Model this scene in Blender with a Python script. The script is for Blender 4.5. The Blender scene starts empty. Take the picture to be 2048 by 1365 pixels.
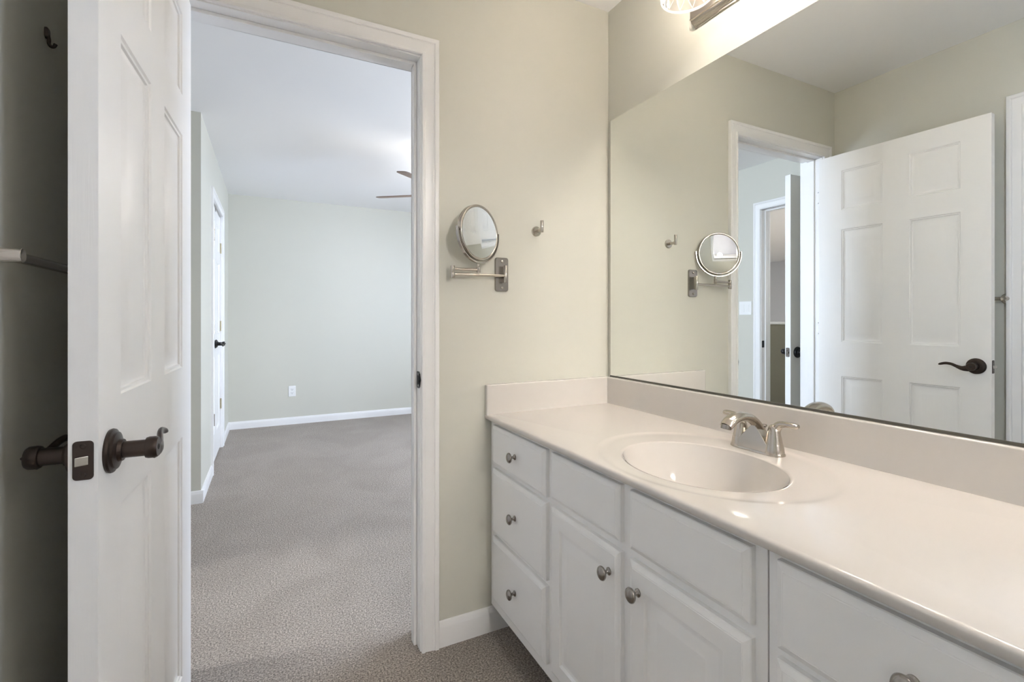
import bpy, bmesh, math, random
from mathutils import Vector, Matrix
random.seed(4)
S = bpy.context.scene
COL = S.collection
PI = math.pi

# ------------------------------------------------------------------ camera
cam_data = bpy.data.cameras.new('camera')
cam = bpy.data.objects.new('camera', cam_data); COL.objects.link(cam); S.camera = cam
cam_data.sensor_fit = 'HORIZONTAL'; cam_data.sensor_width = 36.0
cam_data.lens = 952.05 / 2048 * 36.0
cam_data.shift_x = (1024 - 1013.0) / 2048
cam_data.shift_y = (637.5 - 682.5) / 2048
cam_data.clip_start = 0.02
cam.location = (-1.275, -1.602, 1.151)
cam.rotation_euler = (PI / 2, 0, -math.radians(26.44))

# ------------------------------------------------------------------ world (daylight outside the windows)
w = bpy.data.worlds.new('world'); S.world = w; w.use_nodes = True
wn = w.node_tree
bg = wn.nodes['Background']; bg.inputs['Color'].default_value = (0.71, 0.82, 1.06, 1); bg.inputs['Strength'].default_value = 8.3

# ------------------------------------------------------------------ colour management
S.view_settings.view_transform = 'Standard'; S.view_settings.look = 'None'
S.view_settings.gamma = 1.0; S.view_settings.use_curve_mapping = False
S.view_settings.exposure = 1.66
S.cycles.use_denoising = True
S.cycles.max_bounces = 12; S.cycles.diffuse_bounces = 6; S.cycles.glossy_bounces = 6; S.cycles.transparent_max_bounces = 12
S.cycles.sample_clamp_indirect = 30.0; S.cycles.blur_glossy = 0.0
S.cycles.caustics_reflective = True; S.cycles.caustics_refractive = False

# ------------------------------------------------------------------ lights
def add_portal(name, loc, rot, sx, sy):
    l = bpy.data.lights.new(name, 'AREA'); l.shape = 'RECTANGLE'; l.size = sx; l.size_y = sy
    l.cycles.is_portal = True
    o = bpy.data.objects.new(name, l); COL.objects.link(o); o.location = loc; o.rotation_euler = rot
    return o
def add_lamp(name, loc, power, color, radius):
    l = bpy.data.lights.new(name, 'POINT'); l.energy = power; l.color = color; l.shadow_soft_size = radius
    o = bpy.data.objects.new(name, l); COL.objects.link(o); o.location = loc
    return o
BULB_E = 29.0        # vanity bulbs (emission strength of each bulb)
FAN_E = 18.0          # ceiling fan lamp
DOME_E = 5.5          # added bathroom ceiling dome, fill light
REAR_E = 85.0         # stand-in lamp of the room behind the camera
HALL_E = 90.0          # added lamp that brightens the far hall
WARM = (1.0, 0.91, 0.84)

# portals are set at the window openings
add_portal('window_portal', (2.62, 1.3, 1.40), (0, PI / 2, 0), 1.5, 1.8)
add_portal('window_portal', (1.45, 0.0, 1.40), (-PI / 2, 0, 0), 0.7, 1.5)
add_portal('window_portal', (0.0, -1.86, 1.45), (0, PI / 2, 0), 1.1, 0.46)

# ------------------------------------------------------------------ materials
def mat(name, color, rough=0.5, metal=0.0, spec=0.5, coat=0.0, bump=None, var=None, emis=None, estr=0.0, aniso=0.0):
    m = bpy.data.materials.new(name); m.use_nodes = True
    nt = m.node_tree; b = nt.nodes['Principled BSDF']
    b.inputs['Base Color'].default_value = (*color, 1); b.inputs['Roughness'].default_value = rough
    b.inputs['Metallic'].default_value = metal; b.inputs['Specular IOR Level'].default_value = spec
    b.inputs['Coat Weight'].default_value = coat; b.inputs['Coat Roughness'].default_value = 0.08
    if emis: b.inputs['Emission Color'].default_value = (*emis, 1); b.inputs['Emission Strength'].default_value = estr
    tc = nt.nodes.new('ShaderNodeTexCoord')
    if bump:
        sc, st, dist = bump[:3]; stretch = bump[3] if len(bump) > 3 else (1, 1, 1)
        mp = nt.nodes.new('ShaderNodeMapping'); mp.inputs['Scale'].default_value = stretch
        n = nt.nodes.new('ShaderNodeTexNoise'); n.inputs['Scale'].default_value = sc; n.inputs['Detail'].default_value = 4
        bp = nt.nodes.new('ShaderNodeBump'); bp.inputs['Strength'].default_value = st; bp.inputs['Distance'].default_value = dist
        nt.links.new(tc.outputs['Object'], mp.inputs['Vector']); nt.links.new(mp.outputs[0], n.inputs['Vector'])
        nt.links.new(n.outputs['Fac'], bp.inputs['Height']); nt.links.new(bp.outputs[0], b.inputs['Normal'])
    if var:
        sc, c2 = var
        n = nt.nodes.new('ShaderNodeTexNoise'); n.inputs['Scale'].default_value = sc; n.inputs['Detail'].default_value = 3
        mx = nt.nodes.new('ShaderNodeMix'); mx.data_type = 'RGBA'
        mx.inputs['A'].default_value = (*color, 1); mx.inputs['B'].default_value = (*c2, 1)
        nt.links.new(tc.outputs['Object'], n.inputs['Vector']); nt.links.new(n.outputs['Fac'], mx.inputs['Factor'])
        nt.links.new(mx.outputs['Result'], b.inputs['Base Color'])
    return m

M = {}
M['wall'] = mat('sage_wall_paint', (0.595, 0.583, 0.510), 0.42, bump=(160, 0.08, 0.002), var=(1.3, (0.61, 0.597, 0.525)))
M['ceiling'] = mat('ceiling_paint', (0.86, 0.855, 0.85), 0.8, bump=(120, 0.08, 0.002))
M['trim'] = mat('white_trim_paint', (0.83, 0.82, 0.81), 0.30, bump=(60, 0.03, 0.001), var=(5, (0.80, 0.79, 0.78)))
M['door'] = mat('white_door_paint', (0.83, 0.82, 0.80), 0.40, bump=(90, 0.16, 0.002, (3, 3, 0.12)))
M['cabinet'] = mat('white_cabinet_paint', (0.86, 0.85, 0.84), 0.38, bump=(60, 0.03, 0.001), var=(4, (0.845, 0.835, 0.82)))
M['marble'] = mat('cultured_marble', (0.62, 0.585, 0.545), 0.12, coat=0.3, var=(3, (0.605, 0.57, 0.53)))
M['nickel'] = mat('brushed_nickel', (0.52, 0.475, 0.42), 0.20, 1.0, bump=(220, 0.01, 0.0005, (1, 1, 8)))
M['nickel_dark'] = mat('dark_nickel', (0.34, 0.31, 0.285), 0.24, 1.0, bump=(200, 0.01, 0.0005))
M['bronze'] = mat('oil_rubbed_bronze', (0.075, 0.055, 0.045), 0.34, 0.85, var=(30, (0.055, 0.042, 0.036)))
M['black'] = mat('black_metal', (0.012, 0.012, 0.013), 0.35, 0.5, var=(30, (0.016, 0.016, 0.016)))
M['dark'] = mat('recess_shade', (0.02, 0.018, 0.015), 0.8, var=(30, (0.022, 0.02, 0.018)))
M['brass'] = mat('aged_brass', (0.50, 0.44, 0.30), 0.38, 0.9, var=(40, (0.42, 0.37, 0.26)))
M['steel'] = mat('latch_steel', (0.60, 0.58, 0.54), 0.25, 1.0, var=(40, (0.5, 0.48, 0.45)))
M['plastic'] = mat('white_plastic', (0.86, 0.86, 0.85), 0.3, var=(20, (0.84, 0.84, 0.83)))
M['mirror'] = mat('silvered_mirror', (0.90, 0.925, 0.905), 0.0, 1.0, var=(2, (0.905, 0.925, 0.91)))
M['mirror2'] = mat('magnifying_mirror', (0.90, 0.91, 0.90), 0.0, 1.0, var=(2, (0.90, 0.91, 0.905)))
M['backing'] = mat('mirror_backing', (0.09, 0.085, 0.07), 0.4, 0.3, var=(30, (0.11, 0.10, 0.08)))
M['walnut'] = mat('walnut_blade', (0.20, 0.135, 0.105), 0.4, bump=(40, 0.1, 0.001, (1, 12, 1)), var=(8, (0.24, 0.165, 0.125)))
M['hallwall'] = mat('pale_hall_paint', (0.60, 0.60, 0.61), 0.6, var=(3, (0.59, 0.59, 0.60)))
M['greywall'] = mat('grey_wall_paint', (0.42, 0.42, 0.45), 0.6, var=(3, (0.41, 0.41, 0.44)))
M['rearglow'] = mat('lit_rear_globe', (1, 1, 1), 0.5, emis=(1.0, 0.96, 0.92), estr=REAR_E, var=(3, (1, 1, 1)))
M['beige'] = mat('beige_lower_paint', (0.27, 0.25, 0.19), 0.6, var=(3, (0.26, 0.24, 0.185)))
M['bulb'] = mat('lit_bulb', (1, 1, 1), 0.5, emis=WARM, estr=BULB_E, var=(3, (1, 1, 1)))
M['fanglow'] = mat('lit_fan_globe', (1, 1, 1), 0.5, emis=(1.0, 0.95, 0.90), estr=FAN_E, var=(3, (1, 1, 1)))
M['domeglow'] = mat('fill_dome_glow', (1, 1, 1), 0.5, emis=(1.0, 0.93, 0.86), estr=DOME_E, var=(3, (1, 1, 1)))
M['hallglow'] = mat('hall_fill_glow', (1, 1, 1), 0.5, emis=(0.93, 0.96, 1.0), estr=HALL_E, var=(3, (1, 1, 1)))

def carpet_mat():
    m = bpy.data.materials.new('cut_pile_carpet'); m.use_nodes = True; nt = m.node_tree; b = nt.nodes['Principled BSDF']
    b.inputs['Roughness'].default_value = 0.95; b.inputs['Specular IOR Level'].default_value = 0.1
    b.inputs['Sheen Weight'].default_value = 0.25
    tc = nt.nodes.new('ShaderNodeTexCoord')
    n1 = nt.nodes.new('ShaderNodeTexNoise'); n1.inputs['Scale'].default_value = 170; n1.inputs['Detail'].default_value = 5; n1.inputs['Roughness'].default_value = 0.75
    n2 = nt.nodes.new('ShaderNodeTexNoise'); n2.inputs['Scale'].default_value = 2.2; n2.inputs['Detail'].default_value = 2; n2.inputs['Distortion'].default_value = 1.0
    rp = nt.nodes.new('ShaderNodeValToRGB')
    e = rp.color_ramp.elements
    e[0].position = 0.36; e[0].color = (0.07, 0.05, 0.038, 1); e[1].position = 0.64; e[1].color = (0.72, 0.63, 0.54, 1)
    k = rp.color_ramp.elements.new(0.5); k.color = (0.335, 0.285, 0.24, 1)
    mx = nt.nodes.new('ShaderNodeMix'); mx.data_type = 'RGBA'; mx.blend_type = 'MULTIPLY'; mx.inputs['Factor'].default_value = 1
    r2 = nt.nodes.new('ShaderNodeValToRGB'); r2.color_ramp.elements[0].position = 0.38; r2.color_ramp.elements[1].position = 0.6
    r2.color_ramp.elements[0].color = (0.90, 0.89, 0.88, 1); r2.color_ramp.elements[1].color = (1, 1, 1, 1)
    bp = nt.nodes.new('ShaderNodeBump'); bp.inputs['Strength'].default_value = 0.9; bp.inputs['Distance'].default_value = 0.006
    L = nt.links.new
    L(tc.outputs['Object'], n1.inputs['Vector']); L(tc.outputs['Object'], n2.inputs['Vector'])
    L(n1.outputs['Fac'], rp.inputs['Fac']); L(n2.outputs['Fac'], r2.inputs['Fac'])
    L(rp.outputs['Color'], mx.inputs['A']); L(r2.outputs['Color'], mx.inputs['B']); L(mx.outputs['Result'], b.inputs['Base Color'])
    L(n1.outputs['Fac'], bp.inputs['Height']); L(bp.outputs[0], b.inputs['Normal'])
    return m
M['carpet'] = carpet_mat()

def thin_glass(name, tint, wt, wtrans, rough=0.05):
    # thin clear sheet: mostly see-through, a little scattered glow, a glossy skin
    m = bpy.data.materials.new(name); m.use_nodes = True; nt = m.node_tree
    nt.nodes.remove(nt.nodes['Principled BSDF']); out = nt.nodes['Material Output']
    tr = nt.nodes.new('ShaderNodeBsdfTransparent'); tr.inputs['Color'].default_value = (*tint, 1)
    tl = nt.nodes.new('ShaderNodeBsdfTranslucent'); tl.inputs['Color'].default_value = (0.95, 0.93, 0.9, 1)
    gl = nt.nodes.new('ShaderNodeBsdfGlossy'); gl.inputs['Roughness'].default_value = rough
    fr = nt.nodes.new('ShaderNodeLayerWeight'); fr.inputs['Blend'].default_value = 0.25
    m1 = nt.nodes.new('ShaderNodeMixShader'); m1.inputs['Fac'].default_value = wtrans
    m2 = nt.nodes.new('ShaderNodeMixShader')
    tc = nt.nodes.new('ShaderNodeTexCoord'); nz = nt.nodes.new('ShaderNodeTexNoise'); nz.inputs['Scale'].default_value = 30
    bp = nt.nodes.new('ShaderNodeBump'); bp.inputs['Strength'].default_value = 0.05
    L = nt.links.new
    L(tc.outputs['Object'], nz.inputs['Vector']); L(nz.outputs['Fac'], bp.inputs['Height']); L(bp.outputs[0], gl.inputs['Normal'])
    L(tr.outputs[0], m1.inputs[1]); L(tl.outputs[0], m1.inputs[2])
    L(fr.outputs['Fresnel'], m2.inputs['Fac']); L(m1.outputs[0], m2.inputs[1]); L(gl.outputs[0], m2.inputs[2]); L(m2.outputs[0], out.inputs['Surface'])
    return m
M['glass'] = thin_glass('window_glass', (0.97, 0.98, 0.97), 0, 0.0)
M['shade'] = thin_glass('cut_glass_shade', (0.95, 0.93, 0.89), 0, 0.42)
M['rim'] = thin_glass('thick_glass_rim', (0.95, 0.94, 0.92), 0, 0.75)

# ------------------------------------------------------------------ mesh builder
class MB:
    def __init__(s): s.v = []; s.f = []
    def add(s, vs, fs):
        b = len(s.v); s.v += [tuple(map(float, p)) for p in vs]; s.f += [tuple(i + b for i in f) for f in fs]; return s
    def box(s, x0, x1, y0, y1, z0, z1):
        x0, x1 = sorted((x0, x1)); y0, y1 = sorted((y0, y1)); z0, z1 = sorted((z0, z1))
        v = [(x0, y0, z0), (x1, y0, z0), (x1, y1, z0), (x0, y1, z0), (x0, y0, z1), (x1, y0, z1), (x1, y1, z1), (x0, y1, z1)]
        return s.add(v, [(0, 3, 2, 1), (4, 5, 6, 7), (0, 1, 5, 4), (1, 2, 6, 5), (2, 3, 7, 6), (3, 0, 4, 7)])
    def rings(s, rs, close=True, cap=True):
        n = len(rs[0]); v = [p for r in rs for p in r]; f = []
        for a in range(len(rs) - 1):
            for i in range(n if close else n - 1):
                j = (i + 1) % n; f.append((a * n + i, a * n + j, (a + 1) * n + j, (a + 1) * n + i))
        if cap: f.append(tuple(reversed(range(n)))); f.append(tuple((len(rs) - 1) * n + i for i in range(n)))
        return s.add(v, f)
    def tube(s, pts, rad, n=16, up=(0, 0, 1), cap=True):
        P = [Vector(p) for p in pts]; rs = []
        up = Vector(up)
        for i, p in enumerate(P):
            t = (P[min(i + 1, len(P) - 1)] - P[max(i - 1, 0)]).normalized()
            a = t.cross(up)
            if a.length < 1e-4: a = t.cross(Vector((1, 0, 0)))
            a.normalize(); b = a.cross(t).normalized()
            r = rad[i] if isinstance(rad, list) else rad
            ra, rb = r if isinstance(r, (list, tuple)) else (r, r)
            rs.append([p + a * (ra * math.cos(2 * PI * k / n)) + b * (rb * math.sin(2 * PI * k / n)) for k in range(n)])
        return s.rings(rs, True, cap)
    def lathe(s, org, axis, prof, n=32, sc=(1, 1), up=None):
        # prof: (radius, distance along axis)
        o = Vector(org); ax = Vector(axis).normalized(); u = Vector(up) if up else (Vector((0, 0, 1)) if abs(ax.z) < 0.9 else Vector((1, 0, 0)))
        a = u.cross(ax).normalized(); b = ax.cross(a).normalized()
        rs = [[o + ax * h + a * (max(r, 1e-5) * sc[0] * math.cos(2 * PI * k / n)) + b * (max(r, 1e-5) * sc[1] * math.sin(2 * PI * k / n)) for k in range(n)] for r, h in prof]
        return s.rings(rs, True, True)
    def prism(s, poly, fn0, fn1):
        n = len(poly); v = [fn0(*p) for p in poly] + [fn1(*p) for p in poly]
        f = [tuple(range(n)), tuple(reversed(range(n, 2 * n)))] + [(i, i + n, (i + 1) % n + n, (i + 1) % n) for i in range(n)]
        return s.add(v, f)
    def build(s, name, m, parent=None, smooth=35, bevel=0.0, seg=2, label=None):
        me = bpy.data.meshes.new(name); me.from_pydata(s.v, [], s.f); me.update()
        bm = bmesh.new(); bm.from_mesh(me); bmesh.ops.remove_doubles(bm, verts=bm.verts, dist=1e-6)
        bmesh.ops.recalc_face_normals(bm, faces=bm.faces); bm.to_mesh(me); bm.free()
        me.materials.append(m)
        o = bpy.data.objects.new(name, me); COL.objects.link(o)
        if parent is not None: o.parent = parent
        if smooth:
            me.shade_smooth(); me.set_sharp_from_angle(angle=math.radians(smooth))
        if bevel:
            bv = o.modifiers.new('bevel', 'BEVEL'); bv.width = bevel; bv.segments = seg; bv.limit_method = 'ANGLE'; bv.angle_limit = math.radians(40)
            bv.harden_normals = True
        if label: o['label'] = label
        return o

def empty(name, loc=(0, 0, 0), rz=0.0):
    o = bpy.data.objects.new(name, None); COL.objects.link(o); o.location = loc; o.rotation_euler = (0, 0, rz); o.empty_display_size = 0.1
    return o
def tag(o, label, cat, group=None, kind=None):
    o['label'] = label; o['category'] = cat
    if group: o['group'] = group
    if kind: o['kind'] = kind
    return o
def struct(o, label, cat): return tag(o, label, cat, kind='structure')
def spline(pts, sub=6):
    P = [Vector(p) for p in pts]; out = []
    for i in range(len(P) - 1):
        p0 = P[max(i - 1, 0)]; p1 = P[i]; p2 = P[i + 1]; p3 = P[min(i + 2, len(P) - 1)]
        for k in range(sub):
            t = k / sub
            out.append(0.5 * ((2 * p1) + (p2 - p0) * t + (2 * p0 - 5 * p1 + 4 * p2 - p3) * t * t + (3 * p1 - p0 - 3 * p2 + p3) * t ** 3))
    out.append(P[-1]); return out
def lerp_list(vals, n):
    out = []
    for i in range(n):
        t = i / (n - 1) * (len(vals) - 1); k = min(int(t), len(vals) - 2); fr = t - k
        a, b = vals[k], vals[k + 1]
        if isinstance(a, tuple): out.append(tuple(a[j] + (b[j] - a[j]) * fr for j in range(len(a))))
        else: out.append(a + (b - a) * fr)
    return out

# ------------------------------------------------------------------ room shell
CE = 2.44; WX = -1.63; WT = 0.115
JL, JR = -1.512, -0.811       # clear opening of the bathroom doorway
HEAD = 2.055
BX = -1.66; BY = 4.08; STEP = 1.91; VX = -2.40; EX = 2.62; SY = -2.62
JT = 0.018
def wall(name, label, *boxes):
    b = MB()
    for q in boxes: b.box(*q)
    return struct(b.build(name, M['wall'], smooth=0), label, 'wall')
fl = MB().box(-9.2, EX + WT, SY - WT, 6.0, -0.10, 0.0).build('floor', M['carpet'], smooth=0); struct(fl, 'beige grey cut pile carpet running through bathroom and bedroom', 'floor')
cl = MB().box(-9.2, EX + WT, SY - WT, 6.0, CE, CE + 0.1).build('ceiling', M['ceiling'], smooth=0); struct(cl, 'smooth white ceiling over the rooms', 'ceiling')
wall('wall_doorway', 'sage wall with the open doorway and the round shaving mirror', (VX, JL - JT, 0, WT, 0, CE), (JR + JT, 1.10, 0, WT, 0, CE), (1.80, EX, 0, WT, 0, CE), (1.10, 1.80, 0, WT, 0, 0.65), (1.10, 1.80, 0, WT, 2.15, CE), (JL - JT, JR + JT, 0, WT, HEAD + JT, CE))
wall('wall_right', 'sage wall behind the vanity and the big mirror', (0, WT, SY, -2.09, 0, CE), (0, WT, -1.63, 0, 0, CE), (0, WT, -2.09, -1.63, 0, 0.90), (0, WT, -2.09, -1.63, 2.0, CE))
BD0, BD1 = -0.80, -0.09        # doorway in the back wall
LD0, LD1 = -0.776, -1.49      # second bathroom door in the left wall
wall('wall_left', 'shaded sage wall behind the open door with the towel bar', (WX - WT, WX, LD0 + JT, 0, 0, CE), (WX - WT, WX, SY, LD1 - JT, 0, CE), (WX - WT, WX, LD1 - JT, LD0 + JT, HEAD + JT, CE))
wall('wall_back', 'sage bathroom wall behind the camera', (WX - WT, BD0 - JT, SY - WT, SY, 0, CE), (BD1 + JT, WT, SY - WT, SY, 0, CE), (BD0 - JT, BD1 + JT, SY - WT, SY, HEAD + JT, CE))
CL0, CL1 = 2.535, 3.335        # closet opening in the bedroom left wall
wall('wall_closet', 'pale bedroom wall holding the narrow closet doors', (BX - WT, BX, STEP, CL0 - JT, 0, CE), (BX - WT, BX, CL1 + JT, BY, 0, CE), (BX - WT, BX, CL0 - JT, CL1 + JT, HEAD + JT, CE), (VX - WT, BX - WT, STEP, STEP + WT, 0, CE))
wall('wall_bedroom', 'pale far bedroom wall with the outlet', (BX - 0.8, EX + WT, BY, BY + WT, 0, CE))
W0, W1, WZ0, WZ1 = 0.4, 2.2, 0.65, 2.15
wall('wall_window', 'bedroom wall with the window', (EX, EX + WT, 0, W0, 0, CE), (EX, EX + WT, W1, BY, 0, CE), (EX, EX + WT, W0, W1, 0, WZ0), (EX, EX + WT, W0, W1, WZ1, CE))
HD0, HD1 = 0.185, 0.999        # hall doorway in the vestibule wall
wall('wall_vestibule', 'pale wall with the light switch and the hall doorway', (VX - WT, VX, WT, HD0 - JT, 0, CE), (VX - WT, VX, HD1 + JT, STEP, 0, CE), (VX - WT, VX, HD0 - JT, HD1 + JT, HEAD + JT, CE))
yb_ = SY - WT
gr = MB().box(-2.2, -2.1, -5.4, yb_, 0, CE).box(0.9, 1.0, -5.4, yb_, 0, CE).box(-2.2, 1.0, -5.5, -5.4, 0, CE).box(-2.2, WX - WT, yb_ , yb_ + 0.1, 0, CE).box(WT, 1.0, yb_, yb_ + 0.1, 0, CE)
struct(gr.build('wall_rear_room', M['greywall'], smooth=0), 'grey walls of the room behind the camera', 'wall')
struct(MB().box(-2.2, 1.0, -5.5, SY - WT, -0.1, 0).build('floor_rear_room', M['carpet'], smooth=0), 'carpet of the room behind the camera', 'floor')
struct(MB().box(-2.2, 1.0, -5.5, SY - WT, CE, CE + 0.1).build('ceiling_rear_room', M['ceiling'], smooth=0), 'ceiling of the room behind the camera', 'ceiling')
hb = MB().box(-9.1, -9.0, -1.0, 6.0, 0, CE).box(-9.0, VX - WT, -1.1, -1.0, 0, CE).box(-9.0, VX - WT - 0.01, 5.6, 5.7, 0, CE).box(-2.6, VX - WT, -1.0, 0.0, 0, CE).box(VX-WT-0.02, VX - WT, STEP+WT, 5.6, 0, CE)
struct(hb.build('wall_hall', M['hallwall'], smooth=0), 'far pale hall wall seen through the second doorway', 'wall')
struct(MB().box(-3.56, -3.45, -1.0, 5.6, 0, 1.09).build('trim_9', M['beige'], smooth=0), 'dark beige half wall in the hall beyond the second doorway', 'half wall')
struct(MB().box(-3.575, -3.435, -1.0, 5.6, 1.09, 1.115).build('trim_8', M['trim'], bevel=0.006), 'white cap rail on top of the hall half wall', 'cap rail')

# casing profile: (distance from inner edge, thickness)
CAS = [(0, 0.0), (0, 0.009), (0.003, 0.012), (0.010, 0.0125), (0.0125, 0.009), (0.016, 0.0095), (0.036, 0.0125), (0.0405, 0.0145), (0.043, 0.0125), (0.0455, 0.0165), (0.050, 0.018), (0.058, 0.0175), (0.060, 0.015), (0.060, 0.0)]
def casing(name, a0, a1, top, fn, label, reveal=0.004, parent=None):
    # fn(a, z, t) -> point ; three mitred runs
    a0 -= reveal; a1 += reveal; top += reveal
    b = MB(); rows = [[], [], [], []]
    for d, t in CAS:
        rows[0].append(fn(a0 - d, 0.0, t)); rows[1].append(fn(a0 - d, top + d, t)); rows[2].append(fn(a1 + d, top + d, t)); rows[3].append(fn(a1 + d, 0.0, t))
    b.rings(rows, True, True)
    o = b.build(name, M['trim'], parent, smooth=25)
    return struct(o, label, 'door casing') if parent is None else o
casing('trim_2', JL, JR, HEAD, lambda a, z, t: (a, -t, z), 'white moulded casing around the bathroom side of the doorway')
casing('trim_3', JL, JR, HEAD, lambda a, z, t: (a, WT + t, z), 'white casing on the bedroom side of the doorway')
casing('trim_5', HD0, HD1, HEAD, lambda a, z, t: (VX + t, a, z), 'white casing around the hall doorway seen in the mirror')
casing('trim_6', CL0, CL1, HEAD, lambda a, z, t: (BX + t, a, z), 'white casing around the closet doors')
casing('trim_7', LD1, LD0, HEAD, lambda a, z, t: (WX + t, a, z), 'white casing right of the open door in the big mirror')

# jamb linings with stops
def jamb(name, a0, a1, fn, d0, d1, s0, s1, label):
    # fn(a, d, z): a along wall, d through wall ; stop between depths s0..s1
    def bx(b, A0, A1, D0, D1, Z0, Z1):
        p = fn(A0, D0, Z0); q = fn(A1, D1, Z1); b.box(p[0], q[0], p[1], q[1], p[2], q[2])
    b = MB(); e = 0.0
    bx(b, a0 - JT, a0, d0, d1, e, HEAD); bx(b, a1, a1 + JT, d0, d1, e, HEAD); bx(b, a0 - JT, a1 + JT, d0, d1, HEAD, HEAD + JT)
    bx(b, a0, a0 + 0.011, s0, s1, e, HEAD); bx(b, a1 - 0.011, a1, s0, s1, e, HEAD); bx(b, a0 + 0.011, a1 - 0.011, s0, s1, HEAD - 0.011, HEAD)
    return struct(b.build(name, M['trim'], smooth=0, bevel=0.002, seg=2), label, 'door jamb')
j1 = jamb('trim_1', JL, JR, lambda a, d, z: (a, d, z), 0, WT, 0.040, 0.074, 'white jamb lining of the bathroom doorway')
j4 = jamb('trim_4', HD0, HD1, lambda a, d, z: (VX - d, a, z), 0, WT, 0.040, 0.074, 'white jamb lining of the hall doorway')
casing('trim_12', BD0, BD1, HEAD, lambda a, z, t: (a, SY + t, z), 'white casing around the doorway behind the camera')
jamb('trim_13', BD0, BD1, lambda a, d, z: (a, SY - d, z), 0, WT, 0.040, 0.074, 'white jamb lining of the doorway behind the camera')
jamb('trim_10', CL0, CL1, lambda a, d, z: (BX - d, a, z), 0, WT, 0.050, 0.074, 'white jamb lining of the closet doorway')
jamb('trim_11', LD1, LD0, lambda a, d, z: (WX - d, a, z), 0, WT, 0.0795, 0.10, 'white jamb lining of the closed bathroom door')
def rrect(cx, cy, wx, wy, r, n=5):
    P = []
    for sx, sy, a0 in ((1, 1, 0), (-1, 1, 90), (-1, -1, 180), (1, -1, 270)):
        for k in range(n + 1):
            a = math.radians(a0 + 90 * k / n); P.append((cx + sx * (wx / 2 - r) + r * math.cos(a), cy + sy * (wy / 2 - r) + r * math.sin(a)))
    return P
# strike plates
sp = MB(); sp.prism(rrect(0.019, 0.938, 0.030, 0.058, 0.006), lambda a, z: (JR + 0.0005, a, z), lambda a, z: (JR - 0.0018, a, z))
sp.tube([(JR - 0.002, -0.001, 0.915), (JR - 0.002, -0.004, 0.938), (JR - 0.002, -0.001, 0.961)], (0.002, 0.004), 8)
o = sp.build('strike_plate', M['black'], j1, label='black strike plate')
MB().box(JR - 0.0024, JR - 0.0016, 0.011, 0.024, 0.924, 0.952).build('strike_hole', M['dark'], o)
for z in (0.918, 0.958): MB().lathe((JR - 0.0018, 0.018, z), (-1, 0, 0), [(0.0, 0), (0.0032, 0), (0.0022, 0.001), (0, 0.001)], 12).build('screw', M['steel'], o)
sp = MB(); sp.prism(rrect(-0.020, 0.938, 0.028, 0.058, 0.006), lambda a, z: (VX + a, HD1 + 0.0005, z), lambda a, z: (VX + a, HD1 - 0.002, z))
o = sp.build('strike_plate', M['black'], j4, label='black strike plate')

# baseboards
def baseboard(name, p, q, nrm, h, label):
    # p->q along the foot of a wall, nrm points into the room
    P = Vector((*p, 0)); Q = Vector((*q, 0)); N = Vector((*nrm, 0)).normalized()
    prof = [(0, 0), (0.013, 0), (0.013, h - 0.022), (0.0115, h - 0.016), (0.0085, h - 0.010), (0.0075, h - 0.005), (0.005, h - 0.001), (0.0, h)]
    b = MB(); b.rings([[P + N * t + Vector((0, 0, z)) for t, z in prof], [Q + N * t + Vector((0, 0, z)) for t, z in prof]], True, True)
    return struct(b.build(name, M['trim'], smooth=30), label, 'baseboard')
baseboard('baseboard_doorway', (JR + 0.064, 0), (-0.445, 0), (0, -1), 0.088, 'short white baseboard between door casing and vanity')
baseboard('baseboard_bedroom', (BX, BY), (EX, BY), (0, -1), 0.078, 'white baseboard along the far bedroom wall')
baseboard('baseboard_closet', (BX, STEP), (BX, CL0 - 0.064), (1, 0), 0.078, 'white baseboard left of the closet doors')
baseboard('baseboard_closet_end', (BX, CL1 + 0.064), (BX, BY - 0.013), (1, 0), 0.078, 'short white baseboard between closet and bedroom corner')
baseboard('baseboard_step', (VX, STEP), (BX + 0.013, STEP), (0, -1), 0.078, 'white baseboard on the short wall before the closet')
baseboard('baseboard_vestibule', (VX, HD1 + 0.064), (VX, STEP - 0.013), (1, 0), 0.078, 'white baseboard under the light switch')
baseboard('baseboard_left', (WX, -0.02), (WX, LD0 + 0.064), (1, 0), 0.088, 'white baseboard behind the open door')
baseboard('baseboard_window', (EX, BY - 0.013), (EX, WT), (-1, 0), 0.078, 'white baseboard under the bedroom window')

# windows (local frame: x outwards through the wall, y along it)
def window(name, loc, rz, hw, hh, label):
    wf = empty(name, loc, rz); struct(wf, label, 'window')
    b = MB()
    for (y0, y1, z0, z1) in ((-hw, hw, 0, 0.05), (-hw, hw, hh - 0.05, hh), (-hw, -hw + 0.05, 0, hh), (hw - 0.05, hw, 0, hh), (-0.02, 0.02, 0, hh), (-hw, hw, hh / 2 - 0.02, hh / 2 + 0.02)):
        b.box(0.05, 0.10, y0, y1, z0, z1)
    b.build('window_frame', M['trim'], wf, smooth=0)
    MB().box(-0.03, 0.05, -hw - 0.04, hw + 0.04, -0.02, 0.004).build('window_sill', M['trim'], wf, bevel=0.003)
    MB().box(0.072, 0.076, -hw + 0.05, hw - 0.05, 0.05, hh - 0.05).build('window_pane', M['glass'], wf, smooth=0)
window('added_window_1', (EX, (W0 + W1) / 2, WZ0), 0.0, (W1 - W0) / 2, WZ1 - WZ0, 'added white double window in the right bedroom wall, out of view')  # unseen window, put in to bring daylight from the right
window('added_window_2', (1.45, WT, 0.65), -PI / 2, 0.35, 1.5, 'added white window in the near bedroom wall, out of view')  # made-up window, lights the far wall and the step wall
window('added_window_3', (0.0, -1.86, 0.90), 0.0, 0.23, 1.1, 'added narrow white window past the vanity, out of view')  # made-up window, added to fill the bathroom with light

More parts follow.
